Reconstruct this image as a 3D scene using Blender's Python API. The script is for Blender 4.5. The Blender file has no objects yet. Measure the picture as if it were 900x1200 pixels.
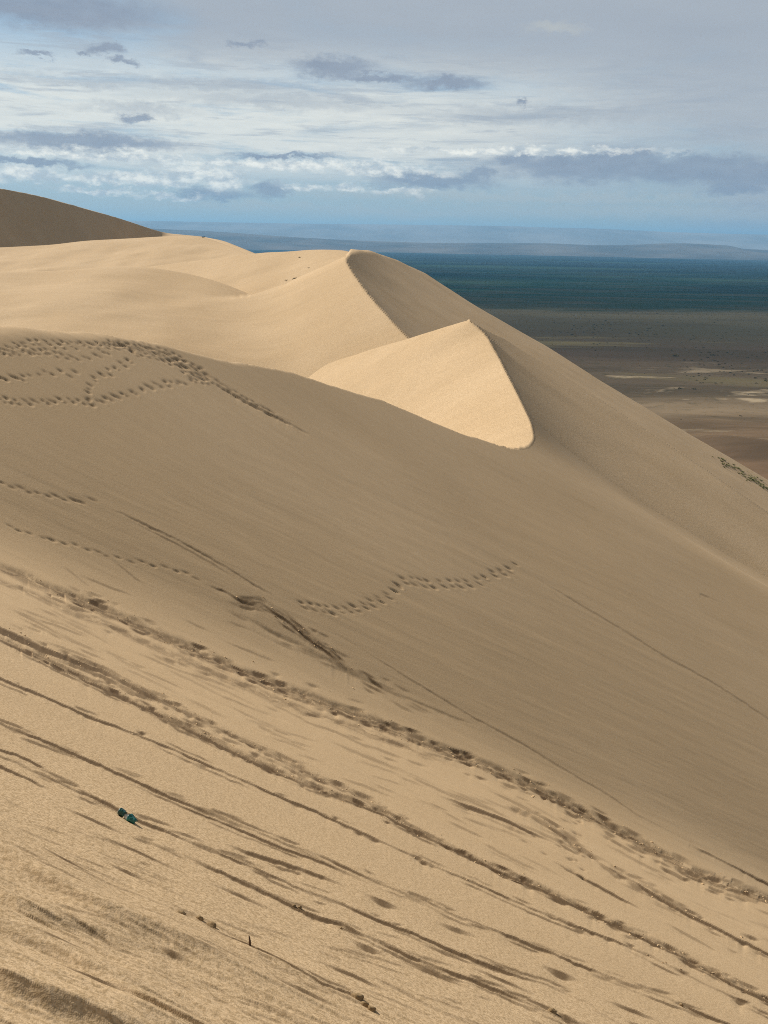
import bpy, bmesh, math, random
import numpy as np
from mathutils import Vector, Matrix

S = bpy.context.scene
COL = S.collection
rad = math.radians
rng = np.random.default_rng(7)
random.seed(7)

# ------------------------------------------------------------------ camera
F_PX = 1100.0                       # focal length in pixels of the 900 x 1200 photograph
PITCH = math.atan((600 - 284) / F_PX)
ROLL = rad(1.2)
ct, st = math.cos(PITCH), math.sin(PITCH)
cr, sr = math.cos(ROLL), math.sin(ROLL)
FWD = np.array([0.0, ct, -st]); UP0 = np.array([0.0, st, ct]); R0 = np.array([1.0, 0.0, 0.0])
RGT = R0 * cr + UP0 * sr
UPV = UP0 * cr - R0 * sr
cam_d = bpy.data.cameras.new('camera')
cam = bpy.data.objects.new('camera', cam_d); COL.objects.link(cam)
cam_d.sensor_fit = 'VERTICAL'; cam_d.sensor_height = 36.0
cam_d.lens = 36.0 * F_PX / 1200.0
cam_d.clip_start = 0.3; cam_d.clip_end = 120000
m = Matrix.Identity(4)
for i in range(3):
    m[i][0] = RGT[i]; m[i][1] = UPV[i]; m[i][2] = -FWD[i]
cam.matrix_world = m
S.camera = cam

def ae(px, py):
    """direction of a photograph pixel as (x/y, z/y)"""
    u = (np.asarray(px, float) - 450) / F_PX; v = (600 - np.asarray(py, float)) / F_PX
    d = [FWD[i] + u * RGT[i] + v * UPV[i] for i in range(3)]
    return d[0] / d[1], d[2] / d[1]

def pix(x, y, z):
    f = x * FWD[0] + y * FWD[1] + z * FWD[2]
    return 450 + F_PX * (x * RGT[0] + y * RGT[1] + z * RGT[2]) / f, 600 - F_PX * (x * UPV[0] + y * UPV[1] + z * UPV[2]) / f

# ------------------------------------------------------------------ light and exposure
SUN_EL, SUN_AZ = 38.0, 40.0         # azimuth: degrees from straight left towards straight ahead
SUN_DIR = np.array([-math.cos(rad(SUN_AZ)) * math.cos(rad(SUN_EL)), math.sin(rad(SUN_AZ)) * math.cos(rad(SUN_EL)), math.sin(rad(SUN_EL))])
sd = bpy.data.lights.new('sun', 'SUN'); sd.energy = 5.0; sd.angle = rad(0.55); sd.color = (1.0, 0.93, 0.82)
so = bpy.data.objects.new('sun', sd); COL.objects.link(so)
so.rotation_euler = Vector(SUN_DIR).to_track_quat('Z', 'Y').to_euler(); so.location = (0, 0, 900)
S.view_settings.view_transform = 'Standard'; S.view_settings.look = 'None'
S.view_settings.exposure = 0.10; S.view_settings.gamma = 1.0; S.view_settings.use_curve_mapping = False
S.cycles.use_denoising = False; S.cycles.filter_width = 1.0
S.cycles.max_bounces = 6; S.cycles.volume_bounces = 1; S.cycles.diffuse_bounces = 3

# ------------------------------------------------------------------ node helpers
class NG:
    def __init__(self, tree):
        self.t = tree; self.n = tree.nodes; self.l = tree.links; tree.nodes.clear()
    def node(self, typ, **kw):
        n = self.n.new(typ)
        for k, v in kw.items(): setattr(n, k, v)
        return n
    def put(self, sock, v):
        if isinstance(v, bpy.types.NodeSocket): self.l.new(v, sock)
        elif isinstance(v, (tuple, list)) and sock.type == 'RGBA' and len(v) == 3: sock.default_value = (*v, 1)
        else: sock.default_value = v
    def math(self, op, a, b=None, c=None, clamp=False):
        n = self.node('ShaderNodeMath', operation=op, use_clamp=clamp)
        self.put(n.inputs[0], a)
        if b is not None: self.put(n.inputs[1], b)
        if c is not None: self.put(n.inputs[2], c)
        return n.outputs[0]
    def vmath(self, op, a, b=None, out=0):
        n = self.node('ShaderNodeVectorMath', operation=op)
        self.put(n.inputs[0], a)
        if b is not None: self.put(n.inputs[1], b)
        return n.outputs['Value'] if op in ('LENGTH', 'DOT_PRODUCT') else n.outputs[0]
    def noise(self, vec, scale, detail=4, rough=0.5, dist=0.0, color=False):
        n = self.node('ShaderNodeTexNoise')
        self.put(n.inputs['Vector'], vec); n.inputs['Scale'].default_value = scale
        n.inputs['Detail'].default_value = detail; n.inputs['Roughness'].default_value = rough
        n.inputs['Distortion'].default_value = dist
        return n.outputs['Color'] if color else n.outputs[0]
    def ramp(self, v, a, b, lo=0.0, hi=1.0, smooth=True):
        n = self.node('ShaderNodeMapRange', interpolation_type='SMOOTHSTEP' if smooth else 'LINEAR')
        self.put(n.inputs['Value'], v)
        for k, x in zip(('From Min', 'From Max', 'To Min', 'To Max'), (a, b, lo, hi)): n.inputs[k].default_value = x
        return n.outputs[0]
    def mix(self, f, a, b, mode='MIX'):
        n = self.node('ShaderNodeMix', data_type='RGBA', blend_type=mode)
        self.put(n.inputs[0], f); self.put(n.inputs[6], a); self.put(n.inputs[7], b)
        return n.outputs[2]
    def scaled(self, vec, s, off=(0, 0, 0)):
        n = self.node('ShaderNodeMapping'); self.put(n.inputs['Vector'], vec)
        n.inputs['Scale'].default_value = s; n.inputs['Location'].default_value = off
        return n.outputs[0]
    def rotated(self, vec, rz, s):
        n = self.node('ShaderNodeMapping', vector_type='TEXTURE'); self.put(n.inputs['Vector'], vec)
        n.inputs['Rotation'].default_value = (0, 0, rz); n.inputs['Scale'].default_value = s
        return n.outputs[0]

# ------------------------------------------------------------------ world: Nishita sky with layers of cloud
W = bpy.data.worlds.new('World'); S.world = W; W.use_nodes = True
g = NG(W.node_tree)
sky = g.node('ShaderNodeTexSky', sky_type='NISHITA', sun_disc=False)
sky.sun_elevation = rad(SUN_EL)
sky.sun_rotation = math.atan2(SUN_DIR[0], SUN_DIR[1])
sky.air_density = 1.0; sky.dust_density = 0.6; sky.ozone_density = 1.2; sky.altitude = 1200
dirv = g.node('ShaderNodeTexCoord').outputs['Generated']
sep = g.node('ShaderNodeSeparateXYZ'); g.put(sep.inputs[0], dirv)
az = g.math('ARCTAN2', sep.outputs[0], sep.outputs[1])
el = g.math('ARCSINE', sep.outputs[2])
cmb = g.node('ShaderNodeCombineXYZ'); g.put(cmb.inputs[0], az); g.put(cmb.inputs[1], el)
azel = cmb.outputs[0]
def sub_half(v, k):
    a = g.vmath('SUBTRACT', v, (0.5, 0.5, 0.5)); return g.vmath('MULTIPLY', a, k)
w1 = sub_half(g.noise(g.scaled(dirv, (1, 1, 2.2)), 38, 5, 0.6, color=True), (0.05, 0.022, 0))
w2 = sub_half(g.noise(g.scaled(dirv, (1, 1, 1.6)), 120, 4, 0.65, color=True), (0.016, 0.009, 0))
cw = g.vmath('ADD', g.vmath('ADD', azel, w1), w2)
K = 10.0                             # colours below are radiance; the background strength is 0.1
def C(r, gg, b): return (r * K, gg * K, b * K)
def blob(px, py, rx, ry, soft=0.55):
    a, e = ae(px, py); A = math.atan(a); E = math.atan(e / math.hypot(1, a))
    d = g.vmath('SUBTRACT', cw, (A, E, 0)); d = g.vmath('MULTIPLY', d, (F_PX / rx, F_PX / ry, 0))
    return g.ramp(g.vmath('LENGTH', d), 1.0 + soft * 0.5, 1.0 - soft)
def union(lst, w=None):
    r = lst[0]
    for x in lst[1:]: r = g.math('MAXIMUM', r, x)
    return r
# clear air seen between the clouds
base = g.mix(0.75, sky.outputs[0], g.mix(g.ramp(el, 0.0, 0.16), C(0.33, 0.40, 0.44), C(0.33, 0.45, 0.55)))
# broad veil of high cloud, heavier high up and towards the right of the view, dimmed and warmed overhead, out of view, to weaken the fill light
veil_n = g.noise(g.scaled(dirv, (1, 1, 5)), 3.2, 6, 0.55, 0.3)
veil_b = g.math('ADD', g.math('MULTIPLY_ADD', el, 3.0, -0.34), g.math('MULTIPLY', g.math('SINE', az), 0.85))
veil = g.ramp(g.math('MULTIPLY_ADD', veil_n, 1.3, g.math('MINIMUM', veil_b, 0.40)), 0.50, 0.95)
veil_c = g.mix(g.noise(g.scaled(dirv, (1, 1, 4)), 7, 5, 0.6), C(0.345, 0.375, 0.425), C(0.435, 0.465, 0.505))
veil_c = g.mix(g.ramp(el, 0.25, 0.62), veil_c, C(0.165, 0.145, 0.12))
col = g.mix(g.math('MULTIPLY', veil, 0.92), base, veil_c)
# bright milky band a few degrees above the horizon
band_n = g.noise(g.vmath('ADD', g.scaled(dirv, (1, 1, 9)), (3.1, 0.7, 0.2)), 5.5, 9, 0.62, 0.5)
band_w = g.math('MULTIPLY', g.ramp(el, 0.040, 0.085), g.ramp(el, 0.195, 0.115))
band_w = g.math('MULTIPLY', band_w, g.ramp(az, 0.34, -0.02, 0.12, 1.0))
band = g.math('MULTIPLY', band_w, g.ramp(band_n, 0.30, 0.52))
band_c = g.mix(g.noise(g.scaled(dirv, (1, 1, 8)), 22, 6, 0.65), C(0.60, 0.63, 0.62), C(0.93, 0.91, 0.81))
col = g.mix(g.math('MULTIPLY', band, 0.95), col, band_c)
# fine grey streaks across it
str_n = g.noise(g.scaled(dirv, (1, 1, 11)), 10, 8, 0.62, 0.3)
strk = g.math('MULTIPLY', g.ramp(str_n, 0.52, 0.64), g.math('MULTIPLY', g.ramp(el, 0.045, 0.09), g.ramp(az, 0.36, 0.10, 0.35, 1.0)))
col = g.mix(g.math('MULTIPLY', strk, 0.50), col, C(0.38, 0.42, 0.475))
fine = g.noise(g.scaled(dirv, (1, 1, 7)), 60, 5, 0.6)
col = g.mix(g.math('MULTIPLY', g.ramp(fine, 0.45, 0.75), g.math('MULTIPLY', band_w, 0.30)), col, C(0.80, 0.80, 0.74))
# single clouds: grey lenses first, bright heaps in front of them
greys = [(760, 199, 190, 16), (660, 196, 80, 15), (870, 203, 90, 15), (720, 188, 60, 13), (560, 205, 30, 8), (820, 192, 50, 12), (510, 212, 75, 11), (390, 79, 52, 11), (440, 90, 60, 5), (525, 97, 45, 6), (95, 166, 118, 9), (602, 188, 26, 9),
         (125, 55, 20, 6), (142, 71, 14, 4), (104, 60, 12, 3), (60, 8, 130, 20), (255, 228, 44, 8), (318, 223, 20, 10), (286, 50, 20, 4), (165, 139, 22, 5), (610, 119, 12, 4), (860, 220, 34, 7), (44, 63, 22, 3), (330, 182, 60, 3), (30, 190, 60, 4)]
soft_grey = union([blob(*b, 0.95) for b in ((330, 118, 150, 9), (240, 100, 140, 8), (100, 96, 90, 6), (640, 135, 180, 9), (165, 127, 70, 6))])
col = g.mix(g.math('MULTIPLY', soft_grey, 0.55), col, C(0.38, 0.415, 0.46))
gm = union([blob(*b, 0.62) for b in greys])
gc = g.mix(g.noise(g.scaled(dirv, (1, 1, 2.5)), 45, 5, 0.6), C(0.22, 0.255, 0.33), C(0.34, 0.38, 0.45))
col = g.mix(g.math('MULTIPLY', gm, 0.88), col, gc)
whites = [(30, 205, 60, 8), (170, 210, 80, 9), (235, 205, 60, 9), (262, 214, 30, 12), (355, 218, 34, 5), (410, 221, 18, 5), (110, 224, 50, 4), (200, 230, 40, 4), (330, 192, 170, 6),
          (455, 200, 70, 6), (110, 182, 140, 4), (600, 177, 170, 4), (470, 225, 40, 4), (120, 210, 60, 6)]
wm = union([blob(*b, 0.8) for b in whites])
wc = g.mix(g.ramp(g.noise(g.scaled(dirv, (1, 1, 2)), 60, 5, 0.6), 0.35, 0.65), C(0.52, 0.56, 0.58), C(1.02, 0.99, 0.88))
col = g.mix(g.math('MULTIPLY', wm, 0.9), col, wc)
# pale skirts low over the horizon
sk = [(760, 249, 260, 8), (470, 250, 140, 7), (300, 243, 130, 5), (620, 232, 300, 6), (650, 33, 30, 6)]
col = g.mix(g.math('MULTIPLY', union([blob(*b, 0.9) for b in sk]), 0.55), col, C(0.52, 0.53, 0.50))
bg = g.node('ShaderNodeBackground'); g.put(bg.inputs[0], col); bg.inputs[1].default_value = 0.1
out = g.node('ShaderNodeOutputWorld'); g.l.new(bg.outputs[0], out.inputs[0])

# ------------------------------------------------------------------ numeric helpers
def hash2(ix, iy, seed):
    h = (ix.astype(np.int64) * 374761393 + iy.astype(np.int64) * 668265263 + seed * 974634763) & 0xFFFFFFFF
    h = ((h ^ (h >> 13)) * 1274126177) & 0xFFFFFFFF
    return ((h ^ (h >> 16)) & 0xFFFF) / 32767.5 - 1.0
def vnoise(x, y, seed=0):
    x = np.asarray(x, float); y = np.asarray(y, float) + 0 * x; x = x + 0 * y
    ix = np.floor(x); iy = np.floor(y); fx = x - ix; fy = y - iy
    fx = fx * fx * fx * (fx * (fx * 6 - 15) + 10); fy = fy * fy * fy * (fy * (fy * 6 - 15) + 10)
    ix = ix.astype(np.int64); iy = iy.astype(np.int64)
    a = hash2(ix, iy, seed); b = hash2(ix + 1, iy, seed); c = hash2(ix, iy + 1, seed); d = hash2(ix + 1, iy + 1, seed)
    return (a * (1 - fx) + b * fx) * (1 - fy) + (c * (1 - fx) + d * fx) * fy
def fbm(x, y, seed=0, oct=4, gain=0.5, lac=2.03):
    s = 0; a = 1.0; n = 0
    for k in range(oct):
        s = s + a * vnoise(x * lac ** k + 17.3 * k, y * lac ** k - 9.1 * k, seed + k); n += a; a *= gain
    return s / n
def sstep(x, a, b):
    t = np.clip((x - a) / (b - a), 0, 1); return t * t * (3 - 2 * t)
def soft(d, r):                      # 0 for d << 0, d for d >> 0, rounded over r
    r = np.maximum(r, 1e-3); return np.where(d > r, d, np.where(d < -r, 0.0, (d + r) ** 2 / (4 * r)))
def smax(a, b, k): return b + soft(a - b, k)
def sdist(x, y, P):
    """signed plan distance to polyline P (left of travel positive), and the position along it 0..n-1"""
    P = np.asarray([p[:2] for p in P], float); n = len(P) - 1
    E = np.diff(P, axis=0); Nn = np.stack([-E[:, 1], E[:, 0]], 1) / np.linalg.norm(E, axis=1)[:, None]
    best = np.full(np.shape(x), 1e30); sg = np.zeros(np.shape(x)); pos = np.zeros(np.shape(x))
    for i in range(n):
        ax, ay = P[i]; ex, ey = E[i]; L2 = ex * ex + ey * ey
        t = ((x - ax) * ex + (y - ay) * ey) / L2
        tl = 0 if i else -1e9; th = 1 if i < n - 1 else 1e9
        tc = np.clip(t, tl, th); dx = x - ax - tc * ex; dy = y - ay - tc * ey
        d = dx * dx + dy * dy
        nv = Nn[i]
        n0 = Nn[i] + Nn[i - 1] if i else nv; n1 = Nn[i] + Nn[i + 1] if i < n - 1 else nv
        cs = np.where(t < tl, dx * n0[0] + dy * n0[1], np.where(t > th, dx * n1[0] + dy * n1[1], dx * nv[0] + dy * nv[1]))
        w = d < best
        best = np.where(w, d, best); sg = np.where(w, np.sign(cs), sg); pos = np.where(w, i + np.clip(tc, -.5, 1.5), pos)
    return np.sqrt(best) * sg, np.clip(pos, 0, n)
def hit(f, px, py, lo=3.0, hi=420.0):
    a, e = ae(px, py); ys = np.geomspace(lo, hi, 4000); g_ = e * ys - f(a * ys, ys)
    k = int(np.argmax(g_ < 0))
    if g_[k] >= 0: k = len(ys) - 1
    k = max(k, 1); y0, y1 = ys[k - 1], ys[k]; d0, d1 = g_[k - 1], g_[k]
    y = y0 + (y1 - y0) * d0 / (d0 - d1) if d0 != d1 else y0
    return np.array([a * y, y, e * y])
def at(px, py, y):
    a, e = ae(px, py); return np.array([a * y, y, e * y])
def tps(pts, smooth=0.0):
    P = np.array(pts, float); n = len(P)
    def ph(r2): return 0.5 * r2 * np.log(r2 + 1e-9)
    Kd = ph((P[:, None, 0] - P[None, :, 0]) ** 2 + (P[:, None, 1] - P[None, :, 1]) ** 2) + smooth * np.eye(n)
    A = np.zeros((n + 3, n + 3)); A[:n, :n] = Kd; A[:n, n] = 1; A[:n, n + 1:] = P[:, :2]; A[n, :n] = 1; A[n + 1:, :n] = P[:, :2].T
    s = np.linalg.solve(A, np.r_[P[:, 2], 0, 0, 0])
    def f(x, y):
        z = s[n] + s[n + 1] * x + s[n + 2] * y
        for i in range(n): z = z + s[i] * ph((x - P[i, 0]) ** 2 + (y - P[i, 1]) ** 2)
        return z
    return f

# ------------------------------------------------------------------ materials
def sand_material(name='sand', streak=1.0, fine=1.0, base=(0.555, 0.408, 0.256), damp_shade=True):
    mt = bpy.data.materials.new(name); mt.use_nodes = True; g = NG(mt.node_tree)
    pos = g.node('ShaderNodeNewGeometry').outputs['Position']
    big = g.noise(pos, 0.05, 4, 0.5)
    mid = g.noise(pos, 1.3, 5, 0.6)
    c = g.mix(g.ramp(big, 0.3, 0.7), tuple(x * k for x, k in zip(base, (0.95, 0.94, 0.91))), tuple(x * k for x, k in zip(base, (1.04, 1.05, 1.06))))
    c = g.mix(g.ramp(mid, 0.3, 0.7, 0, 0.30), c, tuple(x * 0.86 for x in base))
    stv = g.noise(g.scaled(pos, (0.10, 1, 0.10)), 1.6 if fine > .5 else 0.5, 5, 0.62, 0.3)
    c = g.mix(g.ramp(stv, 0.35, 0.65, 0, 0.16), c, tuple(x * k for x, k in zip(base, (0.72, 0.70, 0.66))))
    gr = g.noise(pos, 70 * fine, 2, 0.8)
    c = g.mix(g.ramp(gr, 0.30, 0.72, 0, 1), c, (0.60, 0.57, 0.50), 'MULTIPLY')
    c = g.mix(1.0, c, (1.22, 1.22, 1.22), 'MULTIPLY')
    if damp_shade:
        at_ = g.node('ShaderNodeAttribute', attribute_name='damp_shade')
        c = g.mix(at_.outputs['Fac'], c, (0.10, 0.058, 0.026))  # moist torn sand, plus shade of walls and pits painted in as dark colour
    b = g.node('ShaderNodeBsdfPrincipled'); g.put(b.inputs['Base Color'], c)
    b.inputs['Roughness'].default_value = 0.92; b.inputs['Specular IOR Level'].default_value = 0.15
    h = g.math('ADD', g.math('MULTIPLY', gr, 0.5), g.noise(pos, 18 * fine, 4, 0.6))
    bp = g.node('ShaderNodeBump'); bp.inputs['Strength'].default_value = 0.22; bp.inputs['Distance'].default_value = 0.02 / fine
    g.put(bp.inputs['Height'], h); g.put(b.inputs['Normal'], bp.outputs[0])
    o = g.node('ShaderNodeOutputMaterial'); g.l.new(b.outputs[0], o.inputs[0])
    return mt
M_sand = sand_material('sand')
M_far = sand_material('far_sand', fine=0.12, damp_shade=False)

def simple(name, colr, rough=0.8, var=0.25, scale=6.0, spec=0.3, dark=None):
    mt = bpy.data.materials.new(name); mt.use_nodes = True; g = NG(mt.node_tree)
    pos = g.node('ShaderNodeTexCoord').outputs['Object']
    n = g.noise(pos, scale, 4, 0.6)
    c = g.mix(g.ramp(n, 0.3, 0.7), dark or tuple(x * (1 - var) for x in colr), tuple(min(1, x * (1 + var)) for x in colr))
    b = g.node('ShaderNodeBsdfPrincipled'); g.put(b.inputs['Base Color'], c)
    b.inputs['Roughness'].default_value = rough; b.inputs['Specular IOR Level'].default_value = spec
    o = g.node('ShaderNodeOutputMaterial'); g.l.new(b.outputs[0], o.inputs[0])
    return mt

# ------------------------------------------------------------------ object helpers
def tag(o, label=None, cat=None, group=None, kind=None):
    for k, v in (('label', label), ('category', cat), ('group', group), ('kind', kind)):
        if v: o[k] = v
    return o
def grid_mesh(name, X, Y, Z, mat, normals=None, attrs=None, keep=None):
    r, c = X.shape
    co = np.stack([X, Y, Z], -1).reshape(-1, 3).astype(np.float32)
    i = np.arange(r * c).reshape(r, c)
    q = np.stack([i[:-1, :-1], i[:-1, 1:], i[1:, 1:], i[1:, :-1]], -1).reshape(-1, 4)
    if keep is not None:
        q = q[(keep[:-1, :-1] & keep[1:, 1:]).reshape(-1)]
        used = np.zeros(r * c, bool); used[q.ravel()] = True
        mp = np.cumsum(used) - 1; q = mp[q]; co = co[used]
        if normals is not None: normals = normals.reshape(-1, 3)[used]
        if attrs: attrs = {k: v.reshape(-1)[used] for k, v in attrs.items()}
    me = bpy.data.meshes.new(name)
    me.vertices.add(len(co)); me.vertices.foreach_set('co', co.ravel())
    me.loops.add(len(q) * 4); me.loops.foreach_set('vertex_index', q.ravel().astype(np.int32))
    me.polygons.add(len(q)); me.polygons.foreach_set('loop_start', np.arange(0, len(q) * 4, 4, dtype=np.int32))
    me.update(calc_edges=True)
    me.polygons.foreach_set('use_smooth', np.ones(len(q), bool))
    if attrs:
        for k, v in attrs.items():
            a = me.attributes.new(k, 'FLOAT', 'POINT'); a.data.foreach_set('value', v.reshape(-1).astype(np.float32))
    if normals is not None: me.normals_split_custom_set_from_vertices(normals.reshape(-1, 3).tolist())
    me.materials.append(mat)
    o = bpy.data.objects.new(name, me); COL.objects.link(o)
    return o
def mesh_obj(name, bm, mat, parent=None, smooth=True):
    me = bpy.data.meshes.new(name); bm.to_mesh(me); bm.free(); me.materials.append(mat)
    if smooth: me.polygons.foreach_set('use_smooth', [True] * len(me.polygons))
    o = bpy.data.objects.new(name, me); COL.objects.link(o)
    if parent: o.parent = parent
    return o
def grid_normals(X, Y, Z):
    P = np.stack([X, Y, Z], -1); du = np.gradient(P, axis=1); dv = np.gradient(P, axis=0)
    n = np.cross(du, dv); n /= np.linalg.norm(n, axis=-1, keepdims=True) + 1e-12
    n[n[..., 2] < 0] *= -1
    return n

# ------------------------------------------------------------------ the dune field: height functions
SL = 0.64
def L1(x, y):                        # steep slip face that carries the tracks
    return -11.7 - SL * x - 0.0016 * (y - 45) ** 2 * 0 + 0.25 * fbm(x / 22, y / 30, 3, 3)
def L2(x, y): return -25.15 - 0.50 * x + 0.131 * y + 0.3 * fbm(x / 25, y / 25, 5, 3)
def LT0(x, y): return smax(L1(x, y), L2(x, y), 7.0)
pA = [(0, 664), (60, 690), (130, 718), (190, 745), (240, 768), (300, 793), (330, 806), (400, 832), (450, 850), (520, 878), (560, 893), (600, 910), (640, 930), (700, 960), (760, 993), (800, 1015), (850, 1037), (900, 1053)]
A3 = np.array([hit(lambda x, y: -11.7 - SL * x + 0 * y, *p) for p in pA])
ka = np.polyfit(A3[:, 0], A3[:, 1], 1)
GYF = -0.50; GXF = -SL - GYF * ka[0]
def FG(x, y): return -11.7 - SL * 0 + GXF * x + GYF * (y - ka[1])
def LTs(x, y):                       # the slip face is steepest just under the crest of the second peak
    xr = np.maximum(x - xc2(y), 0)
    return LT0(x, y) - 3.8 * (1 - np.exp(-xr / 10.0)) * sstep(y, 84, 108)
def LT(x, y):
    return smax(FG(x, y), LTs(x, y), 1.5)
# spur behind which the slip face of the second peak falls away
pK2a = [(350, 437), (450, 405), (520, 384), (549, 374)]
pS2 = [(549, 374), (590, 396), (640, 426), (700, 465), (800, 531), (900, 600)]
pK1 = [(0, 400), (60, 398), (130, 401), (200, 410), (260, 425), (340, 437), (450, 470), (540, 508), (600, 525)]
pK2b = [(600, 525), (618, 523.5), (625.5, 514), (622, 495), (605, 460), (585, 420), (568, 390), (549, 374)]
K1 = [hit(LT0, *p) for p in pK1]
K2b = [hit(LT0, *p) for p in pK2b]
K1 = [K1[0] + (K1[0] - K1[1]) * 2] + K1
K1full = K1 + K2b[1:-1]
def smooth_line(t, v, lo, hi, sig):
    """a smoothed, linearly extended interpolation of v over t"""
    o = np.argsort(t); t = np.asarray(t, float)[o]; v = np.asarray(v, float)[o]
    g_ = np.linspace(lo, hi, 2400); w = np.interp(g_, t, v)
    w = np.where(g_ < t[0], v[0] + (g_ - t[0]) * (v[1] - v[0]) / (t[1] - t[0]), w); w = np.where(g_ > t[-1], v[-1] + (g_ - t[-1]) * (v[-1] - v[-2]) / (t[-1] - t[-2]), w)
    st_ = (hi - lo) / 2399; n = int(3 * sig / st_) + 1; k = np.exp(-0.5 * (np.arange(-n, n + 1) * st_ / sig) ** 2); k /= k.sum()
    w = np.convolve(np.r_[np.full(n, w[0]), w, np.full(n, w[-1])], k, 'valid')
    return lambda q: np.interp(q, g_, w)
K2e = np.array(K2b + [K2b[-1] + np.array([-0.5, 60, 7.8])])
xc2 = smooth_line(K2e[:, 1], K2e[:, 0], 40, 300, 1.5); zc2 = smooth_line(K2e[:, 1], K2e[:, 2], 40, 300, 2.0)
def d2b(x, y): return xc2(y) + 0.10 * fbm(y / 6.0, y * 0 + 3.3, 93, 3) - x, 0
xs2 = smooth_line(K2e[:, 1], K2e[:, 0], 40, 300, 14.0); zs2 = smooth_line(K2e[:, 1], K2e[:, 2], 40, 300, 14.0)
def W2(x, y):
    d = xc2(y) - x
    return zs2(y) - 0.56 * (xs2(y) - x) + (zc2(y) - zs2(y) + 0.56 * (xs2(y) - xc2(y))) * np.exp(-np.maximum(d, 0) / 6.0)
K2a = [hit(W2, *p, lo=100) for p in pK2a[:3]] + [K2b[-1]]
S2 = [hit(LTs, *p) for p in pS2]
CUT2 = [K2a[0] + (K2a[0] - K2a[1])] + K2a[:-1] + S2 + [S2[-1] + (S2[-1] - S2[-2]) * 1.5]
def cut2(x, y):
    d, p = sdist(x, y, CUT2)
    r = np.interp(p, [0, 4, 5, 6, 7, 9, 11], [0.3, 0.3, 0.5, 1.5, 4, 7, 8])
    return 0.85 * soft(d - 0.8 * r, r)
YS = 106.0
def dune_main(x, y):
    d, p = sdist(x, y, K1full)
    d = d + 0.16 * fbm(x / 1.6, y / 1.6, 91, 3)
    r = np.interp(p, [0, 1, 3, 5, 7, 9, 11], [2.2, 1.8, 1.4, 0.8, 0.4, 0.2, 0.1])
    return LT(x, y) - np.interp(p, [0, 8, 10], [1.5, 1.5, 2.4]) * soft(d - np.interp(p, [0, 4, 6], [1.0, 1.0, 0.9]) * r, r) - cut2(x, y)
def dune_second(x, y):
    d, p = d2b(x, y)
    side = sstep(d, -0.22, 0.22)
    return LTs(x, y) * (1 - side) + (W2(x, y) + 0.25 * sstep(d, 1, 12) * fbm(x / 9, y / 14, 11, 3)) * side - cut2(x, y)
# first peak (farther)
pK3b = [(480, 397), (455, 371), (430, 343), (412, 318), (404, 304), (409, 298.5)]
pS3 = [(409, 298.5), (425, 295.5), (440, 297), (470, 307), (500, 321), (530, 341), (560, 360), (640, 405), (700, 444), (800, 504), (900, 562)]
def L3b(x, y): return -16.7 - 0.53 * (x - 4) + 0.085 * (y - 172)
K3b = [hit(L3b, *p, lo=120) for p in pK3b]
K3e = np.array([K3b[0] * 2 - K3b[1]] + K3b + [K3b[-1] + np.array([-1.5, 60, 6.0])])
xc3 = smooth_line(K3e[:, 1], K3e[:, 0], 80, 420, 3.0); zc3 = smooth_line(K3e[:, 1], K3e[:, 2], 80, 420, 3.0)
def L3(x, y): return L3b(x, y) - 4.8 * (1 - np.exp(-np.maximum(x - xc3(y), 0) / 13.0))
S3 = [hit(L3, *p, lo=120) for p in pS3]
def W3(x, y): return zc3(y) - 0.46 * (xc3(y) - x)
pK3a = [(150, 430), (200, 405), (240, 386), (300, 351), (345, 327), (385, 309.5)]
CUT3 = [hit(W3, *p, lo=120) for p in pK3a] + S3 + [S3[-1] + (S3[-1] - S3[-2])]
def dune_first(x, y):
    d = xc3(y) + 0.18 * fbm(y / 9.0, y * 0 + 7.7, 95, 3) - x
    dc, pc = sdist(x, y, CUT3)
    r = np.interp(pc, [0, 2, 3, 5, 6, 8, 10, 13, 16], [3.0, 2.0, 1.0, 0.4, 0.3, 1.5, 3.0, 5.0, 6.0])
    side = sstep(d, -0.15, 0.15)
    z = L3(x, y) * (1 - side) + W3(x, y) * side
    z = z + 0.25 * fbm(x / 18, y / 18, 21, 3) * sstep(np.abs(d), 0, 12)
    return z - np.interp(pc, [0, 2, 3.5], [0.05, 0.25, 0.8]) * soft(dc - 0.8 * r, r)
def ridge(crest, front, back, rf, wob=0.4, seed=31, sc=25, sig=4.0):
    P = np.array([at(*c[:2], c[2]) for c in crest])
    yc = smooth_line(P[:, 0], P[:, 1], -420, 160, sig); zc = smooth_line(P[:, 0], P[:, 2], -420, 160, sig)
    def f(x, y):
        d = y - yc(x)                # positive on the far side
        return zc(x) - back * soft(d - 0.7 * rf, rf) - front * soft(-d - 0.7 * rf, rf) + wob * fbm(x / sc, y / sc, seed, 3) * sstep(np.abs(d), 0, 25)
    return f
dune_hollow = ridge([(-160, 330, 250), (-60, 322, 254), (0, 317.5, 258), (65, 318, 260), (125, 312, 262), (170, 311.5, 262), (225, 321, 258), (262, 331.5, 250), (290, 343, 246), (330, 364, 238), (370, 400, 226)], 0.15, 0.45, 3.0, 0.8, 41)
dune_saddle = ridge([(60, 330, 350), (120, 321, 345), (180, 311.5, 340), (235, 305, 330), (300, 297, 318), (316, 294.5, 314), (330, 296, 310), (370, 291.5, 300), (385, 293, 292), (415, 292.5, 285), (428, 296, 276), (436, 310, 262), (446, 350, 240), (456, 420, 215)], 0.24, 0.55, 0.8, 0.8, 51)
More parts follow.
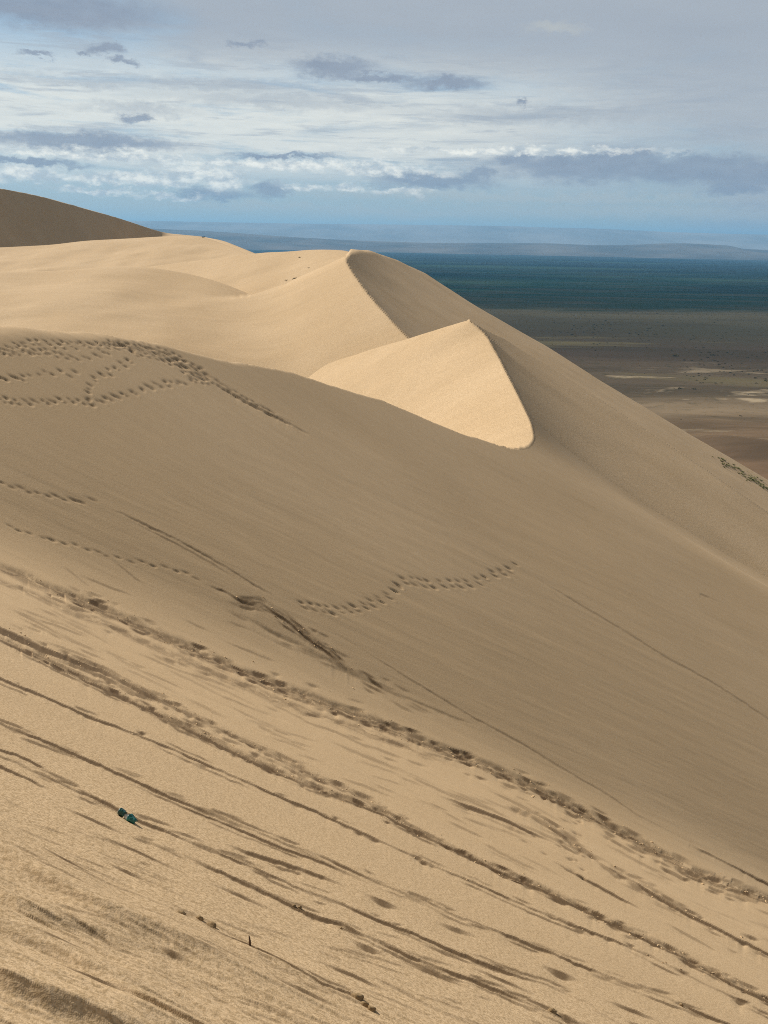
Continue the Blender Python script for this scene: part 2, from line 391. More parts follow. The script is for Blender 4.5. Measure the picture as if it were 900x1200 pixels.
dune_back = ridge([(-160, 297, 470), (-60, 292, 470), (0, 290, 470), (60, 287, 465), (100, 282, 462), (150, 279.5, 458), (190, 277, 452), (222, 276, 446), (238, 277.5, 440), (256, 283.5, 425), (272, 290, 405), (290, 298, 380), (310, 310, 350)], 0.15, 0.5, 0.8, 1.2, 61)
dune_dark = ridge([(-200, 186, 420), (-100, 198, 470), (0, 221.5, 540), (30, 225.5, 560), (60, 233, 580), (90, 241.5, 605), (120, 250, 630), (150, 258.5, 660), (178, 269, 700), (192, 273, 720), (236, 277, 700), (262, 282, 650), (292, 294, 600), (330, 310, 560)], 0.30, 0.4, 2.0, 2.0, 71, 60)

# ------------------------------------------------------------------ dicing a height function as seen from the ridge
def rows_e(py0, py1, n):
    a, e = ae(np.full(n, 450.0), np.linspace(py0, py1, n)); return e
def dice(f, pxr, pyr, ncol, nrow, ylo, yhi, nsamp, beyond=40.0):
    a_l = ae(pxr[0], 0.5 * sum(pyr))[0]; a_r = ae(pxr[1], 0.5 * sum(pyr))[0]
    a = np.linspace(a_l, a_r, ncol); e = rows_e(pyr[0], pyr[1], nrow)
    ys = np.geomspace(ylo, yhi, nsamp)
    Yg = np.repeat(ys[:, None], ncol, 1); Zg = f(Yg * a[None], Yg)
    E = Zg / Yg
    Y = np.empty((nrow, ncol)); vis = np.zeros((nrow, ncol), bool)
    for c in range(ncol):
        k = int(np.argmax(E[:, c])); ec = E[: k + 1, c]
        cm = np.maximum.accumulate(ec) + np.arange(k + 1) * 1e-9
        emax = cm[-1]; v = e <= emax; nv = int(v.sum()); vis[:nv, c] = True
        Y[:nv, c] = np.interp(e[:nv], cm, ys[: k + 1])
        nb = nrow - nv
        if nb > 0:
            t = np.arange(nb) / max(nb - 1, 1)
            Y[nv:, c] = ys[k] + 1e-3 + beyond * t * t
    X = Y * a[None]
    return X, Y, vis
YS_SLOPE = 0.35

# ---------- the main slope: visible grid in projective coordinates, tracks stamped into it as relief
NC, NR = 1300, 930
X, Y, vis = dice(dune_main, (-210, 1110), (1400, 385), NC, NR, 1.2, YS + 6, 1000, 30)
Z = dune_main(X, Y)
PX, PY = pix(X, Y, Z)
mpp = np.sqrt(X * X + Y * Y + Z * Z) / F_PX          # metres per photograph pixel
D = np.zeros_like(Z); damp_shade = np.zeros_like(Z)
ca_ = 0.905; sa_ = -0.425
def curve(pts):
    p = np.array(pts, float); x = p[:, 0]; y = p[:, 1]
    sl0 = (y[1] - y[0]) / (x[1] - x[0]); sl1 = (y[-1] - y[-2]) / (x[-1] - x[-2])
    return np.r_[x[0] - 400, x, x[-1] + 400], np.r_[y[0] - 400 * sl0, y, y[-1] + 400 * sl1]
def pick(pts, r):
    """vertices within r pixels of a traced line (flat indices)"""
    xs, ys_ = curve(pts); x0, x1 = pts[0][0], pts[-1][0]
    y0 = min(p[1] for p in pts) - r * 1.2; y1 = max(p[1] for p in pts) + r * 1.2
    j0, j1 = int(np.searchsorted(PX[0], x0 - 45)), int(np.searchsorted(PX[0], x1 + 45))
    if x0 <= 2: j0 = 0
    if x1 >= 898: j1 = NC
    bx = PX[:, j0:j1]; by = PY[:, j0:j1]
    k = np.flatnonzero(((bx > x0 - 6) | (x0 <= 2)) & ((bx < x1 + 6) | (x1 >= 898)) & (by > y0 - (60 if x0 <= 2 else 0)) & (by < y1 + (80 if x1 >= 898 else 0)))
    k = (k // (j1 - j0)) * NC + j0 + k % (j1 - j0)
    px = PX.ravel()[k]; d = (np.interp(px, xs, ys_) - PY.ravel()[k]) * ca_
    return k[np.abs(d) < r]
def along(pts, k, wig=0.0, seed=0, tap=0.30, hi=1.0):
    xs, ys_ = curve(pts); px = PX.ravel()[k]; py = PY.ravel()[k]
    yy = np.interp(px, xs, ys_)
    if wig: yy = yy + wig * fbm(px / 45, px * 0 + seed, seed, 4, 0.6) + hi * min(wig, 1.0) * 1.1 * fbm(px / 9, px * 0 + seed * 1.3, seed + 1, 3, 0.6)
    d = (yy - py) * ca_                              # pixels, positive on the far side
    x0, x1 = pts[0][0], pts[-1][0]
    tl = np.ones_like(px) if x0 <= 2 else sstep(px, x0 - 2, x0 + tap * (x1 - x0) + 4)
    th = np.ones_like(px) if x1 >= 898 else 1 - sstep(px, x1 - tap * (x1 - x0) - 4, x1 + 2)
    return px, py, d, tl * th
def scarp(pts, w, a, far=10.0, wig=0.8, seed=0, gaps=0.0, rough=0.0, lump=0.6, wet_shade=0.9, tap=0.30, raw=False, lay=None):
    """little torn edge: the sheet of sand below it has slid, leaving a wall that faces the viewer; w, far in pixels, a in metres"""
    if min(p[1] for p in pts) > 560 and not raw:
        a *= 0.26; w *= 0.40; far *= 0.6
        if len(pts) > 3 and seed < 190 and not gaps:       # thin companion tears beside the main one
            for j, (dy, f) in enumerate(((5.5, .6), (-4.5, .45))):
                scarp([(p[0], p[1] + dy) for p in pts], w * 0.8, a * f, far, wig * 1.4, seed * 7 + j + 1000, 0.35, 0, lump, 0.7, tap, True)
    k = pick(pts, far * 3.5 + 14); px, py, d, m_ = along(pts, k, wig, seed, tap, 0.0 if w > 5 else (0.4 if lay is not None else 1.0))
    q = 1 + 1.3 * lump * fbm(px / 70, px * 0 + seed * 3.1, seed + 5, 4, 0.6)
    if gaps: q = q * sstep(fbm(px / 55, px * 0 + seed * 1.7, seed + 9, 2), gaps - 0.35, gaps + 0.15)
    q = q * (1 + 0.55 * min(1.0, 3.5 / far) * fbm(px / 11, px * 0 + seed * 2.7, seed + 15, 3, 0.6))
    q = np.clip(q, 0.05, 2); ww = w * np.clip(q * m_, 0.35, 1.6)
    prof = np.where(d > -ww, -sstep(-d, -0.6, ww), -np.exp(np.minimum(d + ww, 0) / far))
    h = a * q * prof * m_
    if rough: h = h + a * rough * 0.5 * fbm((px * 0.906 + py * 0.42) / 14, d / 2.6, seed + 3, 3) * np.exp(-(d / (w * 1.8)) ** 2) * m_
    if lay is None: D.ravel()[k] += h
    else: lay.ravel()[k] = np.minimum(lay.ravel()[k], h)
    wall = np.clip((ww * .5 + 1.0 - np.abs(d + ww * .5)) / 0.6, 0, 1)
    damp_shade.ravel()[k] = np.maximum(damp_shade.ravel()[k], wet_shade * wall * np.clip(1.15 * q * m_ - 0.1, 0, 1))  # wall shade painted along the tear, together with moist sand
def roughband(pts, w, a, dep, seed=0, wet_shade=0.5, wig=2.0):
    k = pick(pts, w * 3 + 10); px, py, d, m_ = along(pts, k, wig, seed, 0.15, 0.0)
    ww = w * (1 + 0.45 * fbm(px / 35, px * 0 + seed, seed + 1, 4, 0.6))
    a *= 0.15; dep *= 0.3
    env = np.exp(-np.abs(d / ww) ** 4) * m_
    s = px * 0.906 + py * 0.42
    nz = fbm(s / 15, d / 3.0, seed + 2, 4, 0.62)
    cr_ = np.abs(fbm(s / 30 + 5, d / 4.0, seed + 7, 3, 0.55))
    fl = d / 4.6 - 1.3 * fbm(s / 26, d / 7.0, seed + 11, 3); fl = 1 - (fl - np.floor(fl))
    h = env * (-dep + 0.75 * a * nz + 0.6 * a * (0.28 - cr_) + 0.55 * a * (fl - .5)) - dep * 0.8 * np.exp(-((d - w * 0.5) / (w * 0.4)) ** 2) * m_
    D.ravel()[k] += h
    damp_shade.ravel()[k] = np.maximum(damp_shade.ravel()[k], min(1, wet_shade * 1.45) * env * sstep(0.5 - 1.5 * nz + 0.5 * cr_, -0.15, 0.5) * (0.62 + 0.38 * (fl < .4)))
def softband(pts, w, a, seed=0):
    k = pick(pts, w * 6 + 10); px, py, d, m_ = along(pts, k, 1.5, seed, 0.6, 0.0)
    D.ravel()[k] += a * m_ * np.where(d > 0, np.exp(-(d / (w * 2.2)) ** 2), np.exp(-(d / (w * 0.75)) ** 2))
M0 = 0.016; DS = np.zeros_like(Z)
def shards(pts, n, spread, l0, l1, w0, w1, a, wet_shade=0.9, seed=0, x0=None, x1=None):
    """broken slabs along a trampled strip: many short torn edges"""
    r = random.Random(seed); xs, ys_ = curve(pts); lo = max(0, pts[0][0]) if x0 is None else x0; hi = pts[-1][0] if x1 is None else x1
    for i in range(n):
        x = r.uniform(lo - 8, hi); ln = r.uniform(l0, l1); o = r.gauss(0, spread)
        ya, yb = np.interp([x, x + ln], xs, ys_) + o; t = r.uniform(-.12, .10) * ln
        scarp([(max(x, 3), ya), (x + ln / 2, (ya + yb) / 2 - ln * .03 + t / 2), (x + ln + 3, yb + t)], r.uniform(w0, w1), a * r.uniform(.5, 1.4), r.uniform(2, 6), 0.8, seed * 31 + i, 0, 0.3, 0.6, wet_shade * r.uniform(.55, 1.05), 0.35, True, DS)
roughband(pA, 6.0, 0.085, 0.075, 101, 0.50)
roughband([(p[0], p[1] + 17 - 0.004 * p[0]) for p in pA[:11]], 4.0, 0.05, 0.02, 111, 0.35, 3)
shards(pA, 320, 3.6, 6, 30, 1.0, 2.6, 0.045, 1.0, 1101)
shards([(p[0], p[1] + 17 - 0.004 * p[0]) for p in pA], 70, 4.0, 8, 40, 1.2, 2.6, 0.025, 0.8, 1102)
shards([(p[0], p[1] - 9) for p in pA], 30, 3.0, 8, 30, 1.2, 2.4, 0.025, 0.6, 1103)
pB1 = [(0, 735), (50, 758), (120, 785), (165, 808), (210, 830), (260, 855), (310, 880), (360, 905), (420, 932), (450, 948), (480, 964)]
pB2 = [(0, 748), (50, 770), (100, 795), (150, 818), (200, 843), (250, 868), (300, 893), (350, 915), (425, 943), (450, 953), (510, 984), (560, 1007), (600, 1026), (640, 1043), (680, 1063), (740, 1091), (800, 1119), (850, 1146), (900, 1171)]
scarp(pB1[:6], 7, 0.09, 14, 0.8, 121, rough=0.3)
roughband(pB1[3:], 3.2, 0.085, 0.05, 122, 0.35)
roughband(pB2, 3.6, 0.09, 0.055, 123, 0.42)
scarp(pB2, 4, 0.05, 10, 1.5, 124, rough=0.5)
shards(pB2, 270, 2.6, 6, 30, 0.9, 2.4, 0.04, 1.0, 1104)
shards(pB1, 100, 2.4, 6, 30, 0.9, 2.2, 0.04, 0.9, 1105)
shards([(0, 742), (150, 808), (300, 885), (430, 940)], 60, 5.0, 8, 36, 1.2, 3.0, 0.03, 0.75, 1106)
pC = [(0, 794), (50, 815), (120, 845), (190, 872), (250, 899), (320, 930), (370, 950), (450, 987), (515, 1017), (575, 1042), (625, 1065), (665, 1081), (725, 1103), (775, 1127), (825, 1152), (900, 1187)]
scarp(pC, 2.6, 0.055, 7, 0.8, 131, rough=0.5, lump=0.8)
pD = [(0, 847), (67, 873), (122, 898), (165, 917), (210, 937), (260, 957), (320, 982), (380, 1004), (450, 1037), (500, 1055), (533, 1072), (573, 1087), (633, 1110), (700, 1138), (750, 1158), (800, 1177), (900, 1220)]
scarp(pD, 3.6, 0.06, 12, 1.0, 141, lump=0.9, rough=0.2)
scarp([(p[0], p[1] + 6) for p in pD[2:9]], 3.0, 0.035, 8, 1.0, 142, lump=0.9)
pE1 = [(0, 886), (40, 903), (95, 928), (125, 940), (165, 962), (210, 980), (260, 1000), (300, 1017), (350, 1040), (400, 1058), (437, 1075), (473, 1088), (517, 1108), (567, 1127), (600, 1140), (650, 1157), (700, 1180), (740, 1200), (800, 1230)]
scarp(pE1, 4.0, 0.06, 10, 1.2, 151, lump=1.0, rough=0.25)
scarp([(0, 896), (40, 915), (67, 930)], 4, 0.07, 8, 1, 152)
scarp([(0, 878), (30, 888), (60, 905)], 3, 0.04, 8, 1, 153)
pE2 = [(150, 974), (210, 1000), (260, 1021), (290, 1035), (320, 1050), (370, 1072), (400, 1082), (443, 1102), (483, 1120), (523, 1137), (557, 1148), (587, 1160), (630, 1180), (680, 1200), (740, 1228)]
scarp(pE2, 5.0, 0.085, 9, 1.0, 161, lump=1.0)
scarp([(255, 985), (300, 1001), (325, 1008), (375, 1025), (420, 1046)], 6, 0.08, 8, 0.8, 162, lump=0.6)
for (x0, y0, x1, y1, w, a) in ((422, 1045, 476, 1068, 7, .10), (505, 1078, 566, 1100, 6, .09), (630, 1129, 684, 1151, 8, .12), (405, 1098, 458, 1121, 8, .12), (456, 1119, 560, 1161, 5, .07), (645, 1183, 684, 1200, 8, .10),
                               (160, 1008, 178, 1014, 3, .05), (117, 1007, 180, 1036, 3, .06), (37, 990, 124, 1036, 4, .06), (180, 1108, 226, 1129, 6, .09), (300, 1140, 420, 1192, 5, .06), (235, 1030, 330, 1072, 3, .04),
                               (60, 940, 160, 985, 2, .03), (90, 968, 230, 1030, 2, .03), (540, 1128, 640, 1172, 3, .05), (700, 1168, 780, 1200, 4, .06), (20, 1090, 120, 1132, 3, .04), (40, 1120, 170, 1180, 3, .04), (360, 1120, 470, 1168, 3, .04)):
    scarp([(x0, y0), ((x0 + x1) / 2, (y0 + y1) / 2 - 0.02 * (x1 - x0)), (x1, y1)], w * 0.75, a * 0.16, 14, 0.5, 200 + x0, lump=0.25, wet_shade=0.85, tap=0.47, raw=True)  # lens marks: shaded walls drawn mostly by dark colour, little relief
softband([(0, 1047), (20, 1060), (49, 1070), (73, 1078), (120, 1092), (200, 1120)], 7, 0.10, 171)
softband([(0, 1149), (24, 1161), (61, 1178), (98, 1190), (140, 1206), (230, 1240), (330, 1280)], 16, 0.26, 172)
softband([(0, 1000), (61, 1034), (110, 1062), (152, 1082), (220, 1110), (300, 1146), (380, 1182), (430, 1204)], 13, 0.20, 173)
softband([(0, 1090), (80, 1122), (200, 1178), (260, 1204)], 8, 0.09, 174)
mid_line = [(a_[0], 0.5 * (a_[1] + np.interp(a_[0], [p[0] for p in pB2], [p[1] for p in pB2]))) for a_ in pA]
shards(mid_line, 110, 20, 20, 90, 0.8, 1.3, 0.016, 0.40, 1107)
shards([(0, 1010), (230, 1110), (480, 1230)], 46, 34, 40, 150, 0.9, 1.6, 0.030, 0.40, 1108)
shards([(0, 940), (300, 1075), (640, 1210)], 36, 20, 25, 110, 0.8, 1.4, 0.018, 0.45, 1109)
shards(pC, 40, 2.0, 6, 22, 1.2, 2.4, 0.03, 0.9, 1110)
shards(pD, 40, 3.0, 14, 60, 0.9, 1.7, 0.02, 0.7, 1111)
shards(pE1, 44, 4.0, 14, 60, 0.9, 1.8, 0.02, 0.75, 1112)
shards(pE2, 36, 3.5, 14, 60, 0.9, 1.8, 0.02, 0.75, 1113)
# clod line low down
pI = [(199, 1067), (227, 1076), (239, 1083), (259, 1096), (292, 1109), (348, 1138), (379, 1155), (416, 1168), (438, 1186), (470, 1200)]
scarp(pI, 3.5, 0.07, 8, 1.0, 181, rough=0.5)
roughband(pI[:4], 4, 0.06, 0.02, 182, 0.3)
roughband([(375, 1150), (416, 1168), (438, 1186)], 4, 0.06, 0.03, 183, 0.3)
# upper slope: slides and drag lines
scarp([(110, 588), (140, 600), (200, 628), (240, 650), (290, 680), (330, 704), (354, 714)], 1.8, 0.05, 4, 1.0, 191, rough=0.5, wet_shade=0.55)
scarp([(140, 604), (200, 633), (240, 655), (290, 686)], 1.4, 0.03, 4, 1.0, 192, gaps=0.0, wet_shade=0.4)
scarp([(350, 713), (400, 745), (480, 795), (560, 843), (609, 869), (662, 901), (711, 930), (749, 956), (794, 979), (850, 1010)], 1.6, 0.03, 4, 0.6, 193, lump=0.4, wet_shade=0.40)
scarp([(590, 656), (666, 699), (722, 733), (787, 773), (832, 797), (900, 841)], 1.4, 0.025, 3, 0.8, 194, lump=0.5, wet_shade=0.35)
scarp([(858, 637), (868, 648), (880, 656), (897, 666)], 2, 0.05, 4, 0.6, 195, wet_shade=0.5)
scarp([(780, 678), (812, 692), (850, 708)], 1.4, 0.025, 4, 0.6, 196, wet_shade=0.3)
scarp([(240, 683), (262, 692), (285, 705), (310, 712)], 2.5, 0.06, 6, 0.8, 197)
G1 = [(278, 703), (305, 706), (328, 721), (345, 734), (365, 751), (387, 765), (405, 782), (425, 796)]
roughband(G1, 5, 0.045, 0.02, 198, 0.35, 3)
scarp(G1, 4, 0.06, 12, 2.0, 199)
shards(G1, 46, 6, 8, 34, 1.2, 2.4, 0.014, 0.9, 1120)
shards([(262, 716), (330, 748), (420, 790), (480, 822)], 26, 7, 12, 50, 1.0, 1.8, 0.012, 0.4, 1121)
scarp([(262, 712), (300, 728), (350, 752), (400, 778), (470, 812)], 12, 0.10, 14, 2, 201, wet_shade=0.12)
pM = [(595, 942), (625, 955), (660, 980), (710, 1015), (750, 1037), (800, 1067), (850, 1092), (900, 1117)]
scarp(pM, 3, 0.06, 8, 1.5, 202, rough=0.7, lump=1.0)
shards(pM, 60, 4, 8, 34, 1.2, 2.8, 0.035, 0.85, 1122)
scarp([(510, 930), (560, 948), (610, 968), (660, 992)], 5, 0.06, 10, 1, 203)
scarp([(640, 1005), (700, 1037), (760, 1070)], 3, 0.05, 8, 1, 204, rough=0.6)
scarp([(800, 985), (850, 1010), (900, 1035)], 3, 0.07, 8, 1.5, 205, rough=0.6)
for (x0, y0, x1, y1) in ((5, 640, 30, 652), (70, 660, 110, 690), (90, 672, 160, 700), (130, 655, 175, 690), (215, 725, 250, 742), (260, 750, 330, 778), (100, 720, 170, 752), (150, 760, 260, 806), (300, 815, 390, 860), (420, 880, 520, 925), (380, 850, 440, 880),
                         (470, 905, 560, 945), (700, 985, 790, 1030), (560, 985, 640, 1025), (620, 970, 690, 1000), (470, 815, 560, 850)):
    scarp([(x0, y0), ((x0 + x1) / 2, (y0 + y1) / 2), (x1, y1)], 2.2, 0.022, 7, 0.8, 300 + x0, lump=0.8, wet_shade=0.35)
# wind-combed streaks along the line of fall, strongest low on the slope
s_ = PX * 0.906 + PY * 0.42; n_ = PY * 0.906 - PX * 0.42
def above(pts):
    xs, ys_ = curve(pts); return (np.interp(PX, xs, ys_) - PY) * ca_
dA = above(pA); dB = above(pB2); dE = above(pE1)
near = sstep(-dA, 0, 25); low = sstep(-dE, 30, 110)
midz = near * (1 - sstep(-dB, -25, 5))
amp = 0.004 * near + 0.016 * midz + 0.026 * low
D += amp * fbm(s_ / 260, n_ / 8.0, 401, 5, 0.62)
D += 0.05 * low * fbm(s_ / 320, n_ / 26, 411, 2, 0.5)
D += (0.001 + 0.007 * midz + 0.004 * low) * fbm(s_ / 70, n_ / 3.2, 421, 3, 0.6) * near
D += 0.009 * (1 - near) * fbm(s_ / 160, n_ / 9, 431, 4, 0.6) * sstep(PY, 470, 600)
def flutes(per, ln, seed, wob=1.2):
    """overlapping sheets of slid sand: each rises gently towards the viewer and breaks off sharply"""
    ph = n_ / per + wob * fbm(s_ / ln, n_ / (per * 2.2), seed, 3, 0.55)
    fr = ph - np.floor(ph); k = np.floor(ph)
    on = sstep(vnoise(s_ / (ln * .55) + k * 7.31, k * 3.7, seed + 4), -0.15, 0.55)
    return np.where(fr < .68, fr / .68, sstep(1 - fr, 0, .32)) * on, on
f1, o1 = flutes(17, 420, 451); f2, o2 = flutes(8, 300, 461); f3, o3 = flutes(30, 520, 471, 0.8)
D += near * ((0.040 * low + 0.003) * f1 + (0.018 * low + 0.005 * midz + 0.001) * f2 + 0.055 * low * f3)
D += 0.0006 * near * fbm(s_ / 6, n_ / 5, 441, 3, 0.6)
# footprints: pit with a bright pushed-up lip below it and a tail of slumped sand
def stamp(px, py, ln, wd, a, tail, slope=0.5):
    wd *= 0.72; ln *= 0.95; a *= 0.22 * random.uniform(.5, 1.3)
    r = tail + ln + 6
    sel = np.nonzero((np.abs(PX - px) < r) & (np.abs(PY - py) < r * 0.8) & vis)
    if len(sel[0]) == 0: return
    cs, sn = 1 / math.hypot(1, slope), slope / math.hypot(1, slope)
    dx = PX[sel] - px; dy = PY[sel] - py
    u = dx * cs + dy * sn; v = dy * cs - dx * sn
    pit = np.exp(-(u / (ln * 0.55)) ** 2 - (v / (wd * 0.55)) ** 2)
    lip = np.exp(-((u - ln * 0.75) / (ln * 0.3)) ** 2 - ((v - wd * 0.2) / (wd * 0.55)) ** 2)
    tl = np.where(u > 0, np.exp(-u / (tail * 0.45)), np.exp(-(u / ln) ** 2)) * np.exp(-(v / (wd * 0.6)) ** 2)
    D[sel] += a * (-pit + 0.28 * lip - 0.30 * tl)
    damp_shade[sel] = np.maximum(damp_shade[sel], 0.6 * pit)  # shade inside the pit painted into the colour
def walk(pts, step, ln, wd, a, tail, jit=1.5, slope=0.5, side=2.0):
    p = np.array(pts, float); seg = np.hypot(*np.diff(p, axis=0).T); cum = np.r_[0, np.cumsum(seg)]
    t = 0.0; k = 0
    while t < cum[-1]:
        x = np.interp(t, cum, p[:, 0]); y = np.interp(t, cum, p[:, 1]); sd_ = side if k % 2 else -side
        stamp(x + random.gauss(0, jit * 0.6), y + sd_ + random.gauss(0, jit * 0.5), ln * random.uniform(.75, 1.25), wd * random.uniform(.8, 1.2), a * random.uniform(.65, 1.25), tail * random.uniform(.5, 1.4), slope)
        t += step * random.uniform(.75, 1.25); k += 1
walk([(0, 469), (27, 472), (53, 471), (80, 469), (107, 473), (133, 465), (160, 459), (187, 451), (213, 449), (235, 444)], 5.0, 7, 3.2, 0.085, 8)
walk([(0, 444), (32, 443), (43, 437), (61, 437), (80, 439), (99, 437)], 9, 8, 3, 0.08, 6)
walk([(0, 444), (32, 443)], 7, 8, 3, 0.08, 6)
walk([(104, 470), (103, 452), (115, 441), (133, 435), (149, 425), (162, 413)], 4.6, 6, 3, 0.085, 5, side=3)
walk([(0, 409), (13, 407), (35, 400.5), (48, 401), (67, 402), (88, 402), (112, 403), (135, 404)], 5, 6, 2.2, 0.085, 4)
walk([(5, 417), (21, 416), (40, 413), (53, 411), (69, 417), (88, 420), (107, 420), (128, 413), (140, 406)], 6, 7, 2.6, 0.08, 5)
walk([(0, 413), (20, 410), (34, 407)], 5, 6, 2.4, 0.08, 4)
walk([(60, 406), (85, 407), (112, 407), (135, 405)], 6, 6, 2.2, 0.07, 4)
walk([(35, 414), (60, 412)], 7, 6, 2.4, 0.08, 4)
dense = [(130, 402), (160, 406), (185, 412), (205, 419), (225, 431), (245, 444)]
for off in (-4, 0, 4, 8): walk([(x, y + off * min(1, (x - 110) / 60)) for x, y in dense], 4.5, 7, 2.4, 0.085, 5, 2.0, 0.55, 1.2)
walk([(235, 436), (255, 449), (290, 470), (320, 486)], 3.6, 8, 2.4, 0.075, 8, 1.2, 0.6, 2.5)
scarp([(240, 444), (290, 471), (340, 496), (374, 516)], 2.0, 0.04, 3, 1.0, 501, rough=0.8, wet_shade=0.6)
walk([(1, 566), (20, 571), (40, 578), (59, 581), (73, 584), (89, 587), (107, 587), (116, 590)], 11, 11, 3.0, 0.09, 12, 1.0, 0.42, 1.2)
walk([(12, 617), (36, 625), (62, 633), (78, 637), (103, 643), (120, 649), (148, 657), (170, 660), (197, 667), (225, 674), (240, 681)], 14, 9, 2.6, 0.08, 8, 1.5, 0.42, 1.0)
tr = [(353, 709), (373, 713), (391, 716), (416, 713), (433, 709), (447, 702), (462, 696), (471, 681), (482, 680), (500, 684), (518, 684), (533, 684), (549, 684), (567, 680), (578, 673), (593, 669), (608, 664)]
walk(tr, 5.2, 9, 2.4, 0.10, 18, 1.2, 0.52, 3.5)
walk([(672, 955), (682, 970), (668, 990), (682, 1000), (668, 1014), (690, 1030)], 8, 8, 3, 0.09, 10, 2.5, 0.5, 3)
walk([(600, 975), (660, 1000), (700, 1015)], 16, 8, 2.6, 0.05, 10, 4, 0.5, 6)
D += 0.45 * DS
D *= vis
# heights in D were judged for 16 m; keep them in metres but let the far ones grow a little with distance
grow = np.where(mpp < M0, np.clip(mpp / M0, 0.2, 1), np.clip(mpp / M0, 1, 2.6) ** 0.75)
Zd = Z + D * grow
sink = 0.02 * np.maximum(0, Y - YS) ** 2
N = grid_normals(X, Y, Zd)
slope_obj = grid_mesh('sand_slope', X, Y, Zd - sink, M_sand, None, {'damp_shade': np.clip(damp_shade, 0, 1)})
tag(slope_obj, 'broad sand slope in front crossed by slide tracks and footprints, falling away to the plain', None, None, 'structure')

def add_dune(name, f, pxr, pyr, nc, nr, ylo, yhi, ns, label, beyond=40, mat=None, sinkf=None):
    x, y, v = dice(f, pxr, pyr, nc, nr, ylo, yhi, ns, beyond)
    z = f(x, y)
    o = grid_mesh(name, x, y, z - (sinkf(x, y) if sinkf else 0), mat or M_far)
    return tag(o, label, None, None, 'structure')
def sink2(x, y):
    d, p = d2b(x, y)
    q = np.maximum(0, np.minimum(YS - y, -d)); return 0.02 * q * q + 0.018 * ((y < YS + 1.5) & (d < -0.5)) + 0.35 * np.maximum(0, 82 - y)
add_dune('sand_dune', dune_second, (250, 1050), (740, 360), 660, 230, 60, 260, 900, 'sharp triangular sunlit dune peak rising just behind the tracked slope', 30, None, sink2)
def dune_peak(x, y): return smax(dune_first(x, y), dune_hollow(x, y), 9.0)
add_dune('sand_dune', dune_peak, (-150, 1050), (640, 285), 700, 210, 110, 420, 900, 'tall sunlit dune peak with curved crest, dark brown lee side and smooth hollow beside it')
add_dune('sand_dune', dune_saddle, (-150, 500), (420, 285), 380, 120, 200, 420, 600, 'pale sunlit saddle with small dark tufts behind the curved peak')
add_dune('sand_dune', dune_back, (-150, 330), (360, 268), 380, 90, 260, 560, 500, 'long low sunlit dune at the foot of the dark dune')
add_dune('sand_dune', dune_dark, (-150, 345), (330, 180), 380, 150, 300, 900, 600, 'big dark brown shaded dune highest against the sky', 120)

